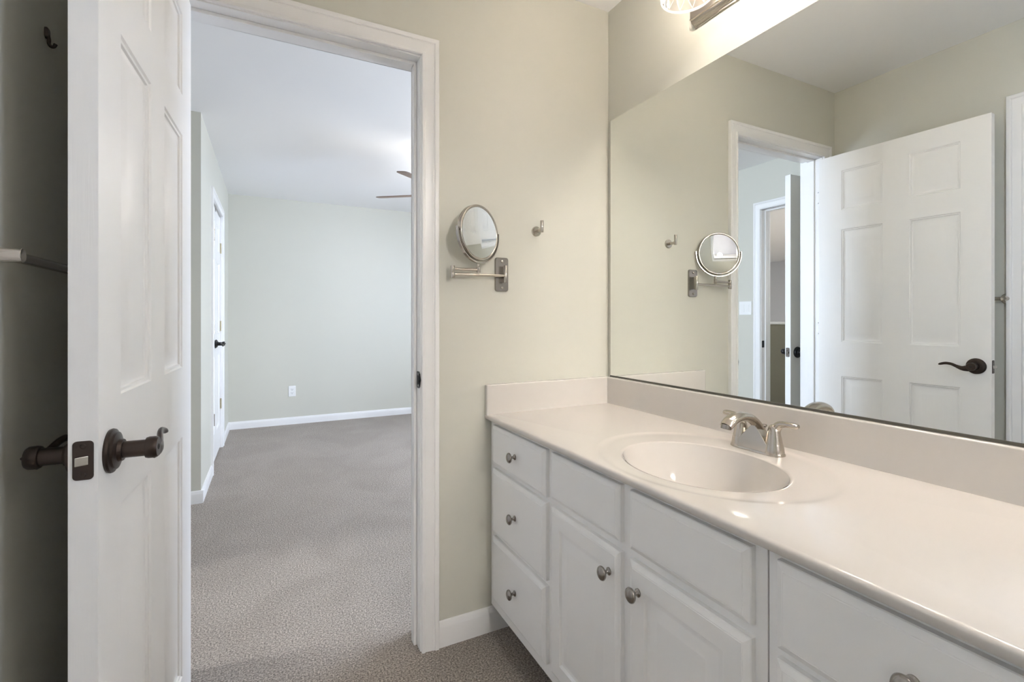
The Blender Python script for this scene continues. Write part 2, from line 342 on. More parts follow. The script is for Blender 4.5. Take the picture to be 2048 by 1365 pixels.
# ------------------------------------------------------------------ panel doors
def door_leaf(W, H, T, panels, m=None, z0=0.012):
    # panels: list of (u0,u1,z0,z1); local u=x, thickness=y 0..T
    us = sorted({0.0, W, *[p[0] for p in panels], *[p[1] for p in panels]}); zs = sorted({z0, H, *[p[2] for p in panels], *[p[3] for p in panels]})
    prof = [(0, 0), (0.003, 0.0035), (0.0075, 0.0045), (0.009, 0.0085), (0.0135, 0.0105), (0.021, 0.0108), (0.047, 0.0030), (0.049, 0.0025)]
    b = MB()
    for side in (0, 1):
        Y = lambda d: d if side == 0 else T - d
        for i in range(len(us) - 1):
            for j in range(len(zs) - 1):
                uc = (us[i] + us[i + 1]) / 2; zc = (zs[j] + zs[j + 1]) / 2
                if any(p[0] < uc < p[1] and p[2] < zc < p[3] for p in panels): continue
                b.add([(us[i], Y(0), zs[j]), (us[i + 1], Y(0), zs[j]), (us[i + 1], Y(0), zs[j + 1]), (us[i], Y(0), zs[j + 1])], [(0, 1, 2, 3)])
        for (u0, u1, a0, a1) in panels:
            k = min(1.0, (min(u1 - u0, a1 - a0)) / 0.16)
            rs = [[(u0 + o * k, Y(d), a0 + o * k), (u1 - o * k, Y(d), a0 + o * k), (u1 - o * k, Y(d), a1 - o * k), (u0 + o * k, Y(d), a1 - o * k)] for o, d in prof]
            n0 = len(b.v); b.rings(rs, True, False); L = len(b.v) - 4; b.f.append((L, L + 1, L + 2, L + 3))
    for i in range(len(us) - 1):
        for z in (z0, H): b.add([(us[i], 0, z), (us[i + 1], 0, z), (us[i + 1], T, z), (us[i], T, z)], [(0, 1, 2, 3)])
    for j in range(len(zs) - 1):
        for u in (0, W): b.add([(u, 0, zs[j]), (u, T, zs[j]), (u, T, zs[j + 1]), (u, 0, zs[j + 1])], [(0, 1, 2, 3)])
    return b
ZP = [(0.22, 0.843), (1.025, 1.628), (1.732, 1.943)]
def six(W, us): return [(u0, u1, z0, z1) for (u0, u1) in us for (z0, z1) in ZP]

def lever_set(parent, u, z, T, side, mt, privacy=False, name='lever_handle'):
    # side -1: on face y=0 pointing -y ; +1: on face y=T pointing +y ; lever runs towards -u
    y0 = 0.0 if side < 0 else T; sg = side
    P = lambda du, out, dz: (u + du, y0 + sg * out, z + dz)
    b = MB(); b.lathe((u, y0, z), (0, sg, 0), [(0, 0), (0.0335, 0), (0.0345, 0.003), (0.0335, 0.006), (0.029, 0.0075), (0.0285, 0.0105), (0.024, 0.012), (0.0185, 0.013), (0.0165, 0.018), (0, 0.018)], 40)
    h = b.build(name, mt, parent)
    b = MB(); b.lathe((u, y0 + sg * 0.013, z), (0, sg, 0), [(0.0, 0), (0.0130, 0), (0.0130, 0.034), (0.0162, 0.0345), (0.0172, 0.038), (0.0172, 0.047), (0.0150, 0.0505), (0.0, 0.0505)], 32)
    b.build('handle_neck', mt, h)
    pts = spline([P(0.004, 0.052, -0.001), P(-0.012, 0.056, -0.0075), P(-0.030, 0.058, -0.0085), P(-0.050, 0.055, -0.001), P(-0.068, 0.051, 0.0065), P(-0.088, 0.049, 0.0085), P(-0.106, 0.051, 0.004), P(-0.112, 0.053, 0.001)], 6)
    rad = lerp_list([(0.004, 0.009), (0.0062, 0.0135), (0.0060, 0.0095), (0.0045, 0.0068), (0.0045, 0.0062), (0.0045, 0.006), (0.004, 0.005), (0.0015, 0.002)], len(pts))
    b = MB(); b.tube(pts, rad, 16); b.build('lever', mt, h)
    if privacy:
        b = MB(); b.lathe(P(0, 0.0635, 0), (0, sg, 0), [(0, 0), (0.0045, 0), (0.0045, 0.0006), (0.002, 0.0006), (0.0018, -0.001), (0, -0.001)], 16); b.build('release_hole', M['dark'], h)
    else:
        b = MB(); b.lathe(P(0, 0.0635, 0), (0, sg, 0), [(0, 0), (0.003, 0), (0.003, 0.005), (0.0015, 0.007), (0, 0.007)], 12); b.build('lock_button', mt, h)
    return h
def latch(parent, W, T, z, mt):
    b = MB(); b.prism(rrect(T / 2, z, 0.0245, 0.057, 0.0055), lambda a, q: (W - 0.001, a, q), lambda a, q: (W + 0.0012, a, q))
    o = b.build('latch_plate', mt, parent, smooth=30)
    b = MB(); yy = T / 2
    prof = []
    n = 8
    b.add([(W + 0.001, yy - 0.0068, z - 0.0072), (W + 0.001, yy + 0.0068, z - 0.0072), (W + 0.001, yy + 0.0068, z + 0.0072), (W + 0.001, yy - 0.0068, z + 0.0072),
           (W + 0.011, yy - 0.0068, z - 0.0065), (W + 0.003, yy + 0.0065, z - 0.0065), (W + 0.003, yy + 0.0065, z + 0.0065), (W + 0.011, yy - 0.0068, z + 0.0065)],
          [(0, 3, 2, 1), (4, 5, 6, 7), (0, 1, 5, 4), (1, 2, 6, 5), (2, 3, 7, 6), (3, 0, 4, 7)])
    b.build('latch_bolt', M['steel'], o, bevel=0.0015)
    for dz in (-0.021, 0.021):
        MB().lathe((W + 0.0012, yy, z + dz), (1, 0, 0), [(0, 0), (0.0038, 0), (0.003, 0.0008), (0, 0.0003)], 14).build('screw', mt, o)
    return o
# main bathroom door (open)
DW, DT = 0.698, 0.035
d1 = empty('door_1', (JL + 0.003, -0.004, 0.0), -math.radians(92.3))
struct(d1, 'white six panel door swung open at the left, bronze lever handles', 'door')
door_leaf(DW, 2.033, DT, six(DW, ((0.113, 0.301), (0.410, 0.597)))).build('door_leaf', M['door'], d1, smooth=22)
lever_set(d1, 0.650, 0.943, DT, +1, M['bronze'], True)
lever_set(d1, 0.650, 0.943, DT, -1, M['bronze'], False)
latch(d1, DW, DT, 0.943, M['bronze'])
def butt_hinge(parent, z, mt, smt, inv=None):
    # jamb leaf lies on the jamb face; built in the world frame then brought into the door's frame
    b = MB(); b.prism([(0.000, z - 0.0445), (0.024, z - 0.0445), (0.030, z - 0.0385), (0.030, z + 0.0385), (0.024, z + 0.0445), (0.0, z + 0.0445)],
                      lambda a, q: (JL - 0.0002, a, q), lambda a, q: (JL + 0.0018, a, q))
    b.lathe((JL + 0.001, -0.0065, z - 0.0445), (0, 0, 1), [(0, 0), (0.0055, 0), (0.0055, 0.089), (0, 0.089)], 16)
    h = b.build('hinge', mt, None); h.parent = parent; h.matrix_parent_inverse = inv
    for (yy, dz) in ((0.020, 0.030), (0.011, 0.0), (0.020, -0.030)):
        s = MB().lathe((JL + 0.0018, yy, z + dz), (1, 0, 0), [(0, 0), (0.0036, 0), (0.0028, 0.0009), (0, 0.0005)], 12).build('screw', smt, h)
bpy.context.view_layer.update()
inv1 = d1.matrix_world.inverted()
for z in (1.832, 1.096, 0.30): butt_hinge(d1, z, M['trim'], M['nickel_dark'], inv1)

# hall door (seen in the big mirror, open into the vestibule)
d2 = empty('door_2', (VX + 0.004, HD0 + 0.003, 0.0), math.radians(3.0))
struct(d2, 'white panel door standing open inside the doorway, seen in the big mirror', 'door')
HW = 0.808
door_leaf(HW, 2.033, DT, six(HW, ((0.115, 0.350), (0.458, 0.693)))).build('door_leaf', M['door'], d2, smooth=22)
lever_set(d2, HW - 0.060, 0.943, DT, +1, M['black']); lever_set(d2, HW - 0.060, 0.943, DT, -1, M['black']); latch(d2, HW, DT, 0.943, M['nickel_dark'])
# closet doors (pair of narrow closed doors)
cw = (CL1 - CL0) / 2 - 0.004
for i in (0, 1):
    d = empty('door_%d' % (3 + i), (BX - 0.012, CL0 + 0.002 if i == 0 else CL1 - 0.002, 0.0), PI / 2 if i == 0 else -PI / 2)
    struct(d, 'near narrow white closet door with silvery hinges on its left' if i == 0 else 'far narrow white closet door with brass hinges and black lever', 'closet door')
    ups = ((0.075, cw - 0.075),)
    lf = door_leaf(cw, 2.045, 0.034, [(u0, u1, z0, z1) for (u0, u1) in ups for (z0, z1) in ZP])
    sg = 1
    if i == 1: lf.v = [(x, -y, z) for x, y, z in lf.v]       # thickness runs into the wall on both leaves
    lf.build('door_leaf', M['door'], d, smooth=22)
    face = 0.0
    # lever near the meeting stile, hinges near the casing
    hside = -1 if i == 0 else 1
    for hz in (1.775, 1.085, 0.395):
        b = MB(); b.box(-0.003, 0.020, hside * 0.0005, hside * 0.0035, hz - 0.045, hz + 0.045)
        ko = 0.024 if i == 0 else 0.006
        b.box(-0.001, 0.003, hside * 0.003, hside * ko, hz - 0.045, hz + 0.045)
        b.lathe((0.002, hside * ko, hz - 0.045), (0, 0, 1), [(0, 0), (0.0065, 0), (0.0065, 0.09), (0, 0.09)], 12)
        hg = b.build('hinge', M['brass'] if i else M['nickel'], d)
        for dz in (-0.03, 0, 0.03): MB().lathe((0.011, hside * 0.0035, hz + dz), (0, hside, 0), [(0, 0), (0.003, 0), (0.002, 0.001), (0, 0.001)], 10).build('screw', M['nickel_dark'], hg)
    if i == 0:
        b = MB(); b.box(cw - 0.035, cw - 0.012, -0.001, -0.004, 2.02, 2.045); b.build('ball_catch', M['nickel_dark'], d)
    lever_set(d, cw - 0.035, 0.943, 0.0, hside, M['black'])
# closed door in the left wall
d5 = empty('door_5', (WX - 0.0785, LD0 - 0.003, 0.0), -PI / 2)
struct(d5, 'closed white six panel door in the left bathroom wall', 'door')
LW = LD0 - LD1 - 0.006
door_leaf(LW, 2.045, DT, six(LW, ((0.113, 0.301), (0.412, 0.600)))).build('door_leaf', M['door'], d5, smooth=22)
lever_set(d5, LW - 0.06, 0.943, DT, +1, M['bronze'], True)

# ------------------------------------------------------------------ vanity
FX = -0.542      # face of the cabinet frame
def slab(b, y0, y1, z0, z1, rings, x=FX):
    # y0>y1 allowed; builds a front lying on x=FX, protruding to -x
    ya, yb = min(y0, y1), max(y0, y1)
    rs = [[(x - t, ya + o, z0 + o), (x - t, yb - o, z0 + o), (x - t, yb - o, z1 - o), (x - t, ya + o, z1 - o)] for o, t in rings]
    b.rings(rs, True, True)
DR = [(0, 0.0), (0, 0.0105), (0.0015, 0.0125), (0.0115, 0.0175), (0.0130, 0.0172), (0.0142, 0.0180)]
DO = DR + [(0.050, 0.0180), (0.0515, 0.0160), (0.055, 0.0120), (0.062, 0.0112), (0.066, 0.0118), (0.088, 0.0178), (0.090, 0.0180)]
def knob(parent, y, z, x=FX - 0.018):
    b = MB(); b.lathe((x, y, z), (-1, 0, 0), [(0, -0.0005), (0.0088, 0), (0.0088, 0.0022), (0.0070, 0.0036), (0.0045, 0.0065), (0.0040, 0.0110), (0.0050, 0.0140), (0.0095, 0.0160), (0.0145, 0.0185), (0.0160, 0.0215), (0.0150, 0.0248), (0.0110, 0.0278), (0.0055, 0.0295), (0, 0.0300)], 32, sc=(0.94, 1.06))
    return b.build('knob', M['nickel_dark'], parent, smooth=50, label='dark nickel knob')
VL = 0.0; VS = -1.094; VE = -1.524; ZB = 0.098; ZT = 0.7828
def cab(name, y0, y1, label, inset=0.0015):
    e = empty(name, (FX, (y0 + y1) / 2, 0)); inv = Matrix.Translation(-Vector(e.location))
    def pb(mb, nm, m, par=None, **k):
        if par is None: mb.v = [tuple(Vector(p) - Vector(e.location)) for p in mb.v]
        else: mb.v = [tuple(Vector(p) - Vector(e.location)) for p in mb.v]
        return mb.build(nm, m, e if par is None else par, **k)
    yA, yB = y1 + inset, y0 - inset; bd = MB()
    bd.box(FX, FX + 0.019, yA, yB, ZB, ZT); bd.box(FX + 0.019, -0.002, yA, yA + 0.016, ZB, ZT); bd.box(FX + 0.019, -0.002, yB - 0.016, yB, ZB, ZT); bd.box(FX + 0.019, -0.002, yA + 0.016, yB - 0.016, ZB, ZB + 0.016); bd.box(-0.012, -0.002, yA + 0.016, yB - 0.016, ZB + 0.016, ZT)
    pb(bd, 'cabinet_body', M['cabinet'], smooth=0)
    pb(MB().box(FX + 0.075, FX + 0.093, y1 + inset, y0 - inset, 0.0, ZB), 'toe_kick', M['dark'])  # white board given a dark colour for the shade of the recess
    tag(e, label, 'vanity cabinet')
    return e, pb
ca, pa = cab('vanity_cabinet', -0.001, VS, 'left white vanity cabinet with three stacked drawers, a narrow door and a wide door')
def kn(pb, e, par, y, z):
    b = MB(); b.lathe((FX - 0.018, y, z), (-1, 0, 0), [(0, -0.0005), (0.0088, 0), (0.0088, 0.0022), (0.0070, 0.0036), (0.0045, 0.0065), (0.0040, 0.0110), (0.0050, 0.0140), (0.0095, 0.0160), (0.0145, 0.0185), (0.0160, 0.0215), (0.0150, 0.0248), (0.0110, 0.0278), (0.0055, 0.0295), (0, 0.0300)], 32, sc=(0.94, 1.06))
    return pb(b, 'knob', M['nickel_dark'], par, smooth=50)
def front(pb, e, nm, y0, y1, z0, z1, rings, kp=None):
    b = MB(); slab(b, y0, y1, z0, z1, rings); o = pb(b, nm, M['cabinet'], smooth=20)
    if kp: kn(pb, e, o, *kp)
    return o
for z0, z1 in ((0.628, 0.768), (0.384, 0.612), (0.140, 0.368)): front(pa, ca, 'drawer', -0.043, -0.410, z0, z1, DR, (-0.226, (z0 + z1) / 2 + 0.001))
front(pa, ca, 'false_drawer', -0.440, -0.740, 0.636, 0.768, DR)
front(pa, ca, 'cabinet_door', -0.440, -0.740, 0.140, 0.614, DO, (-0.706, 0.556))
front(pa, ca, 'false_drawer', -0.772, -1.071, 0.636, 0.768, DR)
front(pa, ca, 'cabinet_door', -0.772, -1.071, 0.140, 0.614, DO, (-0.805, 0.556))
cb, pb_ = cab('vanity_cabinet', VS, VE, 'right white vanity drawer cabinet past the thin vertical seam, at the photo edge')
for z0, z1 in ((0.628, 0.768), (0.384, 0.612), (0.140, 0.368)): front(pb_, cb, 'drawer', -1.116, -1.480, z0, z1, DR, (-1.298, (z0 + z1) / 2 + 0.001))

# countertop with integral oval basin
CZ = 0.801; CX0, CX1 = -0.568, -0.001; CY0, CY1 = -1.540, -0.001
SX, SYc = -0.333, -0.768      # basin centre
AX, BYr = 0.172, 0.206
ct = empty('countertop', (SX, SYc, 0.0)); tag(ct, 'cream cultured marble countertop with moulded oval sink basin', 'countertop')
angs = [2 * PI * k / 144 for k in range(144)]
x0r, x1r, y0r, y1r = CX0 - SX, CX1 - SX, CY0 - SYc, CY1 - SYc
for cx_, cy_ in ((x0r, y0r), (x0r, y1r), (x1r, y0r), (x1r, y1r)):
    a = math.atan2(cy_, cx_) % (2 * PI); k = min(range(len(angs)), key=lambda i: abs(angs[i] - a)); angs[k] = a
angs.sort()
def ell(a, ax, by, ox=0.0, oy=0.0):
    # point on ellipse (centred ox,oy) along the ray from the origin at angle a
    c, s = math.cos(a), math.sin(a)
    A = (c / ax) ** 2 + (s / by) ** 2; B = -2 * (c * ox / ax ** 2 + s * oy / by ** 2); Cc = (ox / ax) ** 2 + (oy / by) ** 2 - 1
    t = (-B + math.sqrt(max(B * B - 4 * A * Cc, 0))) / (2 * A); return t
def rect_t(a):
    c, s = math.cos(a), math.sin(a); t = 1e9
    if c > 1e-9: t = min(t, x1r / c)
    if c < -1e-9: t = min(t, x0r / c)
    if s > 1e-9: t = min(t, y1r / s)
    if s < -1e-9: t = min(t, y0r / s)
    return t
DEP = 0.150
rs = []
NB = 22
for i in range(NB + 1):          # bowl profile, centre to rim
    q = i / NB; k = 0.10 + 0.90 * q
    z = CZ - 0.0045 - DEP * (1 - k ** 3.0) * (1 if k < 0.999 else 0) ** 1
    kk = k * 0.975
    rs.append([(ell(a, AX, BYr) * kk * math.cos(a), ell(a, AX, BYr) * kk * math.sin(a), z) for a in angs])
bs = MB(); bs.rings(rs, True, False)
bs.f.append(tuple(range(len(angs))))
sb = bs.build('sink_basin', M['marble'], ct, smooth=60, label='oval moulded basin')
RIM = [(0.975, -0.0045), (0.985, -0.0030), (1.0, -0.0018), (1.02, -0.0013)]
rows = []
for k, dz in RIM: rows.append([(ell(a, AX, BYr) * k * math.cos(a), ell(a, AX, BYr) * k * math.sin(a), CZ + dz - 0.0015) for a in angs])
OX, OY, OA, OB = 0.030, 0.004, 0.250, 0.292
for k, dz in ((0.90, -0.0026), (0.94, -0.0023), (0.965, -0.0017), (0.985, -0.0009), (1.005, -0.0003), (1.025, 0.0)):
    rows.append([(min(ell(a, OA * k, OB * k, OX, OY), rect_t(a) * 0.97) * math.cos(a), min(ell(a, OA * k, OB * k, OX, OY), rect_t(a) * 0.97) * math.sin(a), CZ + dz) for a in angs])
def rr(a, ins, z):
    t = rect_t(a); x = t * math.cos(a); y = t * math.sin(a)
    x = min(max(x, x0r + ins), x1r - 0.0); y = min(max(y, y0r + ins), y1r)
    return (x, y, z)
for ins, dz in ((0.008, 0.0), (0.0045, -0.0007), (0.0018, -0.0025), (0.0004, -0.0050), (0.0, -0.007), (0.0, -0.0160), (0.002, -0.0180)): rows.append([rr(a, ins, CZ + dz) for a in angs])
tp = MB(); tp.rings(rows, True, False)
tp.f.append(tuple(reversed([(len(rows) - 1) * len(angs) + i for i in range(len(angs))]))) if False else None
top = tp.build('counter_slab', M['marble'], ct, smooth=50)
MB().box(-0.021 - SX, -0.001 - SX, CY0 - SYc, CY1 - SYc, CZ - 0.004, 0.909).build('backsplash', M['marble'], ct, bevel=0.005, seg=3)
MB().box(CX0 - SX, -0.020 - SX, -0.021 - SYc, -0.001 - SYc, CZ - 0.004, 0.909).build('side_splash', M['marble'], ct, bevel=0.004, seg=3)
b = MB(); b.lathe((0, 0, CZ - 0.0045 - DEP * 0.999 - 0.002), (0, 0, 1), [(0, 0), (0.022, 0), (0.022, 0.003), (0.018, 0.004), (0.015, 0.003), (0.0, 0.0045)], 28); b.build('drain', M['nickel'], sb)

# ------------------------------------------------------------------ faucet
fy = -0.760; fx = -0.108; fz = CZ - 0.0023
fc = empty('faucet', (fx, fy, fz)); tag(fc, 'brushed nickel two handle faucet behind the oval sink basin', 'faucet')
b = MB()
# body: low plate under both handles that swells up into the spout root
def hull(x, z):      # superellipse outline
    return
secs = []
for z, hx, hy in ((0.0, 0.0265, 0.0745), (0.003, 0.0265, 0.0745), (0.006, 0.0255, 0.0735)):
    ring = []
    for k in range(48):
        a = 2 * PI * k / 48; c, s = math.cos(a), math.sin(a)
        yc = max(abs(s) ** 0.45, 1e-6) * (1 if s >= 0 else -1); xc = abs(c) ** 0.8 * (1 if c >= 0 else -1)
        ring.append((xc * hx, yc * hy, z))
    secs.append(ring)
b.rings(secs)
b.build('base_plate', M['nickel'], fc, smooth=40)
b = MB()
# web between the handles that rises under the spout
N = 24; rows_ = []
for i in range(N + 1):
    y = -0.047 + 0.094 * i / N; u = min(abs(y) / 0.047, 0.999)
    h = 0.014 + 0.056 * (1 - u ** 1.1) ** 0.95
    ring = []
    for k in range(9): zz = h * k / 8; ring.append((-0.0235 + 0.009 * (zz / 0.07), y, 0.003 + zz))
    for k in range(8, -1, -1): zz = h * k / 8; ring.append((0.0200 - 0.014 * (zz / 0.07), y, 0.003 + zz))
    rows_.append(ring)
b.rings(rows_)
b.build('faucet_body', M['nickel'], fc, smooth=50, bevel=0.003, seg=3)
pts = spline([(0.024, 0, 0.010), (0.019, 0, 0.036), (0.005, 0, 0.062), (-0.020, 0, 0.084), (-0.050, 0, 0.0950), (-0.080, 0, 0.0955), (-0.104, 0, 0.0875), (-0.120, 0, 0.0750)], 7)
rad = lerp_list([(0.024, 0.010), (0.019, 0.010), (0.0165, 0.0105), (0.0160, 0.011), (0.0170, 0.0115), (0.0185, 0.0120), (0.0190, 0.0125), (0.0170, 0.0125)], len(pts))
b = MB(); b.tube(pts, rad, 24, up=(0, 0, 1)); sp_ = b.build('spout', M['nickel'], fc, smooth=50)
b = MB(); b.lathe((-0.1195, 0, 0.0750), (-0.30, 0, -1), [(0, -0.004), (0.0125, -0.004), (0.0125, 0.006), (0.0115, 0.0068), (0.0, 0.0055)], 24, up=(0, 1, 0)); b.build('aerator', M['nickel_dark'], sp_)
for sgn in (1, -1):
    yy = sgn * 0.0480
    b = MB(); b.lathe((0, yy, 0.001), (0, 0, 1), [(0, 0), (0.0255, 0), (0.0255, 0.002), (0.0215, 0.026), (0.0210, 0.0275), (0, 0.0275)], 32); b.build('handle_base', M['nickel'], fc, smooth=40)
    b = MB(); b.lathe((0, yy, 0.0295), (0, 0, 1), [(0, -0.0015), (0.0208, -0.001), (0.0205, 0.001), (0.0165, 0.022), (0.0145, 0.034), (0.0120, 0.043), (0.0065, 0.048), (0, 0.049)], 32)
    hd = b.build('faucet_handle', M['nickel'], fc, smooth=60)
    pts = spline([(0.002, yy, 0.050), (0.003, yy + sgn * 0.004, 0.068), (0.004, yy + sgn * 0.014, 0.0795), (0.005, yy + sgn * 0.030, 0.083), (0.006, yy + sgn * 0.048, 0.0835), (0.007, yy + sgn * 0.057, 0.0825), (0.007, yy + sgn * 0.0605, 0.082)], 6)
    rad = lerp_list([(0.0135, 0.0135), (0.0130, 0.012), (0.0110, 0.0095), (0.0100, 0.0075), (0.0108, 0.0074), (0.0095, 0.0066), (0.003, 0.002)], len(pts))
    b = MB(); b.tube(pts, rad, 20); b.build('handle_lever', M['nickel'], hd, smooth=60)
b = MB(); b.lathe((0.030, 0, 0.002), (0, 0, 1), [(0, 0), (0.003, 0), (0.003, 0.056), (0.0062, 0.0585), (0.0075, 0.0615), (0.006, 0.064), (0, 0.065)], 20); b.build('lift_rod', M['nickel_dark'], fc)

# ------------------------------------------------------------------ big wall mirror
mz0, mz1, my0, my1 = 0.914, 1.974, -0.022, -1.530
mi = empty('wall_mirror', (-0.001, (my0 + my1) / 2, mz0)); tag(mi, 'large frameless mirror over the vanity backsplash', 'mirror')
oy = (my0 + my1) / 2
MB().box(-0.0040, 0.0, my1 - oy, my0 - oy, 0, mz1 - mz0).build('mirror_backing', M['backing'], mi, smooth=0)
MB().box(-0.0060, -0.0040, my1 + 0.0012 - oy, my0 - 0.0012 - oy, 0.0012, mz1 - mz0 - 0.0012).build('mirror_glass', M['mirror'], mi, smooth=0)
MB().box(-0.0080, 0.0, my1 - oy, my0 - oy, -0.0045, 0.0018).build('bottom_channel', M['backing'], mi, smooth=0)

# ------------------------------------------------------------------ makeup mirror on the doorway wall
mm = empty('shaving_mirror', (-0.501, 0, 1.315)); tag(mm, 'round brushed nickel magnifying mirror on a folding wall arm', 'shaving mirror')
O = Vector((-0.501, 0, 1.315))
def L3(x, y, z): return tuple(Vector((x, y, z)) - O)
b = MB(); rp = rrect(-0.501, 1.315, 0.054, 0.126, 0.009)
b.rings([[L3(a, -t, z) if False else L3(-0.501 + (a + 0.501) * k, -t, 1.315 + (z - 1.315) * k2) for a, z in rp] for t, k, k2 in ((0.0005, 1, 1), (0.006, 1, 1), (0.0085, 0.95, 0.978))])
wp = b.build('wall_plate', M['nickel_dark'], mm, smooth=35)
for z in (1.364, 1.266): MB().lathe(L3(-0.501, -0.0085, z), (0, -1, 0), [(0, 0), (0.0052, 0), (0.0048, 0.0025), (0.003, 0.004), (0, 0.0045)], 20).build('screw', M['nickel'], wp)
PV = (-0.497, -0.030)
b = MB(); b.lathe(L3(PV[0], PV[1], 1.283), (0, 0, 1), [(0, 0), (0.0068, 0), (0.0075, 0.001), (0.0075, 0.021), (0.0068, 0.0218), (0.0068, 0.0226), (0.0075, 0.0234), (0.0075, 0.062), (0.0068, 0.063), (0, 0.063)], 24)
b.box(*(lambda p, q: (p[0], q[0], p[1], q[1], p[2], q[2]))(L3(-0.503, -0.030, 1.286), L3(-0.491, -0.008, 1.343)))
b.build('wall_pivot', M['nickel'], mm, smooth=40)
JP = (-0.707, -0.041)
b = MB(); b.tube([L3(PV[0] - 0.004, PV[1], 1.3085), L3(JP[0], JP[1], 1.3050)], 0.0052, 20); b.build('lower_arm', M['nickel'], mm, smooth=50)
b = MB(); b.lathe(L3(JP[0], JP[1], 1.292), (0, 0, 1), [(0, 0), (0.0072, 0), (0.0080, 0.001), (0.0080, 0.0195), (0.0074, 0.0203), (0.0080, 0.0211), (0.0080, 0.0415), (0.0072, 0.0425), (0, 0.0425)], 24); b.build('elbow_joint', M['nickel'], mm, smooth=40)
ST = (-0.610, -0.040)
b = MB(); b.tube([L3(JP[0], JP[1], 1.3235), L3(ST[0], ST[1], 1.3245)], 0.0052, 20); b.build('upper_arm', M['nickel'], mm, smooth=50)
b = MB(); b.lathe(L3(ST[0], ST[1], 1.3145), (0, 0, 1), [(0, 0), (0.0068, 0), (0.0075, 0.001), (0.0075, 0.0205), (0.0058, 0.0225), (0.0058, 0.0335), (0, 0.0335)], 24); b.build('swivel_stem', M['nickel'], mm, smooth=40)
# disc
DC = Vector((-0.615, -0.052, 1.4535)); na = math.radians(-65); Nn = Vector((math.cos(na), math.sin(na), 0.0)); Nn.z = 0.03; Nn.normalize()
Uh = Nn.cross(Vector((0, 0, 1))).normalized(); Uv = Uh.cross(Nn).normalized()
def D3(u, v, n): return tuple(DC + Uh * u + Uv * v + Nn * n - O)
def dlathe(prof, n=64): 
    rs = [[D3(max(r, 1e-5) * math.cos(2 * PI * k / n), max(r, 1e-5) * math.sin(2 * PI * k / n), h) for k in range(n)] for r, h in prof]
    return rs
b = MB(); R = 0.0985
b.rings(dlathe([(0.089, 0.0065), (0.0905, 0.0085), (0.0935, 0.0100), (0.0965, 0.0100), (R, 0.0080), (R, 0.0030), (R - 0.0008, 0.0022), (R, 0.0014), (R, -0.0080), (0.0965, -0.0100), (0.0935, -0.0100), (0.0905, -0.0085), (0.089, -0.0065), (0.089, 0.0065)]), True, False)
fr_ = b.build('mirror_ring', M['nickel'], mm, smooth=50)
Rc = 0.62; prof = [(0.0903 * k / 20, 0.0072 - (0.0903 ** 2 - (0.0903 * k / 20) ** 2) / (2 * Rc)) for k in range(21)]
b = MB(); b.rings(dlathe(prof), True, False); b.build('magnifying_glass', M['mirror2'], fr_, smooth=80)
b = MB(); b.rings(dlathe([(0.0, -0.0075), (0.0903, -0.0075)]), True, False); b.build('back_glass', M['mirror2'], fr_, smooth=0)
# yoke (half ring under the disc)
RY = 0.1065; path = []
for k in range(33):
    a = math.radians(180 + 180 * k / 32); path.append(D3(RY * math.cos(a), RY * math.sin(a) * 1.0, 0))
path = [D3(-RY, 0.010, 0)] + path + [D3(RY, 0.010, 0)]
rs = []
for i, p in enumerate(path):
    pa_ = Vector(path[max(i - 1, 0)]); pb2 = Vector(path[min(i + 1, len(path) - 1)]); t = (pb2 - pa_).normalized(); o_ = Nn.cross(t).normalized()
    rs.append([Vector(p) + Nn * (0.0055 * c) + o_ * (0.0016 * s) for c, s in ((-1, -1), (1, -1), (1, 1), (-1, 1))])
b = MB(); b.rings(rs)
for sg in (-1, 1):
    b.lathe(D3(sg * (R - 0.002), 0, 0), tuple(Uh * sg), [(0, 0), (0.003, 0), (0.003, 0.009), (0.0045, 0.0095), (0.0045, 0.012), (0, 0.0125)], 14)
b.build('yoke', M['nickel'], mm, smooth=35)

# ------------------------------------------------------------------ robe hook
rh = empty('robe_hook', (-0.351, 0, 1.488)); tag(rh, 'small brushed nickel robe hook right of the shaving mirror', 'robe hook')
MB().lathe((0, 0, 0), (0, -1, 0), [(0, -0.0005), (0.0195, 0), (0.0195, 0.006), (0.0180, 0.0078), (0, 0.008)], 36).build('rosette', M['nickel'], rh)
MB().lathe((0, -0.007, 0), (0, -1, 0), [(0.0, 0), (0.0065, 0), (0.0065, 0.036), (0, 0.036)], 24).build('hook_post', M['nickel'], rh)
MB().lathe((0.0, -0.045, -0.010), (0, 0, 1), [(0, 0), (0.0060, 0), (0.0066, 0.001), (0.0066, 0.044), (0.0060, 0.045), (0, 0.045)], 24).build('hook_peg', M['nickel'], rh)

# ------------------------------------------------------------------ towel bar and wall hook on the left wall
tb = empty('towel_bar', (WX, -0.715, 1.238)); tag(tb, 'brushed nickel towel bar on the dark wall behind the open door', 'towel bar')
for yy in (0.0, 0.46):
    b = MB(); b.lathe((0, yy, 0), (1, 0, 0), [(0, -0.0005), (0.0235, 0), (0.0235, 0.006), (0.021, 0.009), (0, 0.009)], 36); ps = b.build('bar_rosette', M['nickel'], tb)
    MB().lathe((0.008, yy, 0), (1, 0, 0), [(0, 0), (0.0098, 0), (0.0098, 0.0415), (0.0090, 0.042), (0, 0.039)], 28).build('bar_post', M['nickel'], ps)
MB().tube([(0.034, -0.004, 0), (0.034, 0.464, 0)], 0.0078, 24).build('bar', M['nickel'], tb)
hk = empty('wall_hook', (WX, -0.487, 1.652)); tag(hk, 'small dark bronze hook high on the shaded left wall', 'wall hook')
b = MB(); b.rings([[(0.0005 + t, k * y, z * k) for y, z in rrect(0, 0.004, 0.013, 0.020, 0.006)] for t, k in ((0, 1), (0.003, 1), (0.005, 0.8))]); hp = b.build('hook_plate', M['bronze'], hk)
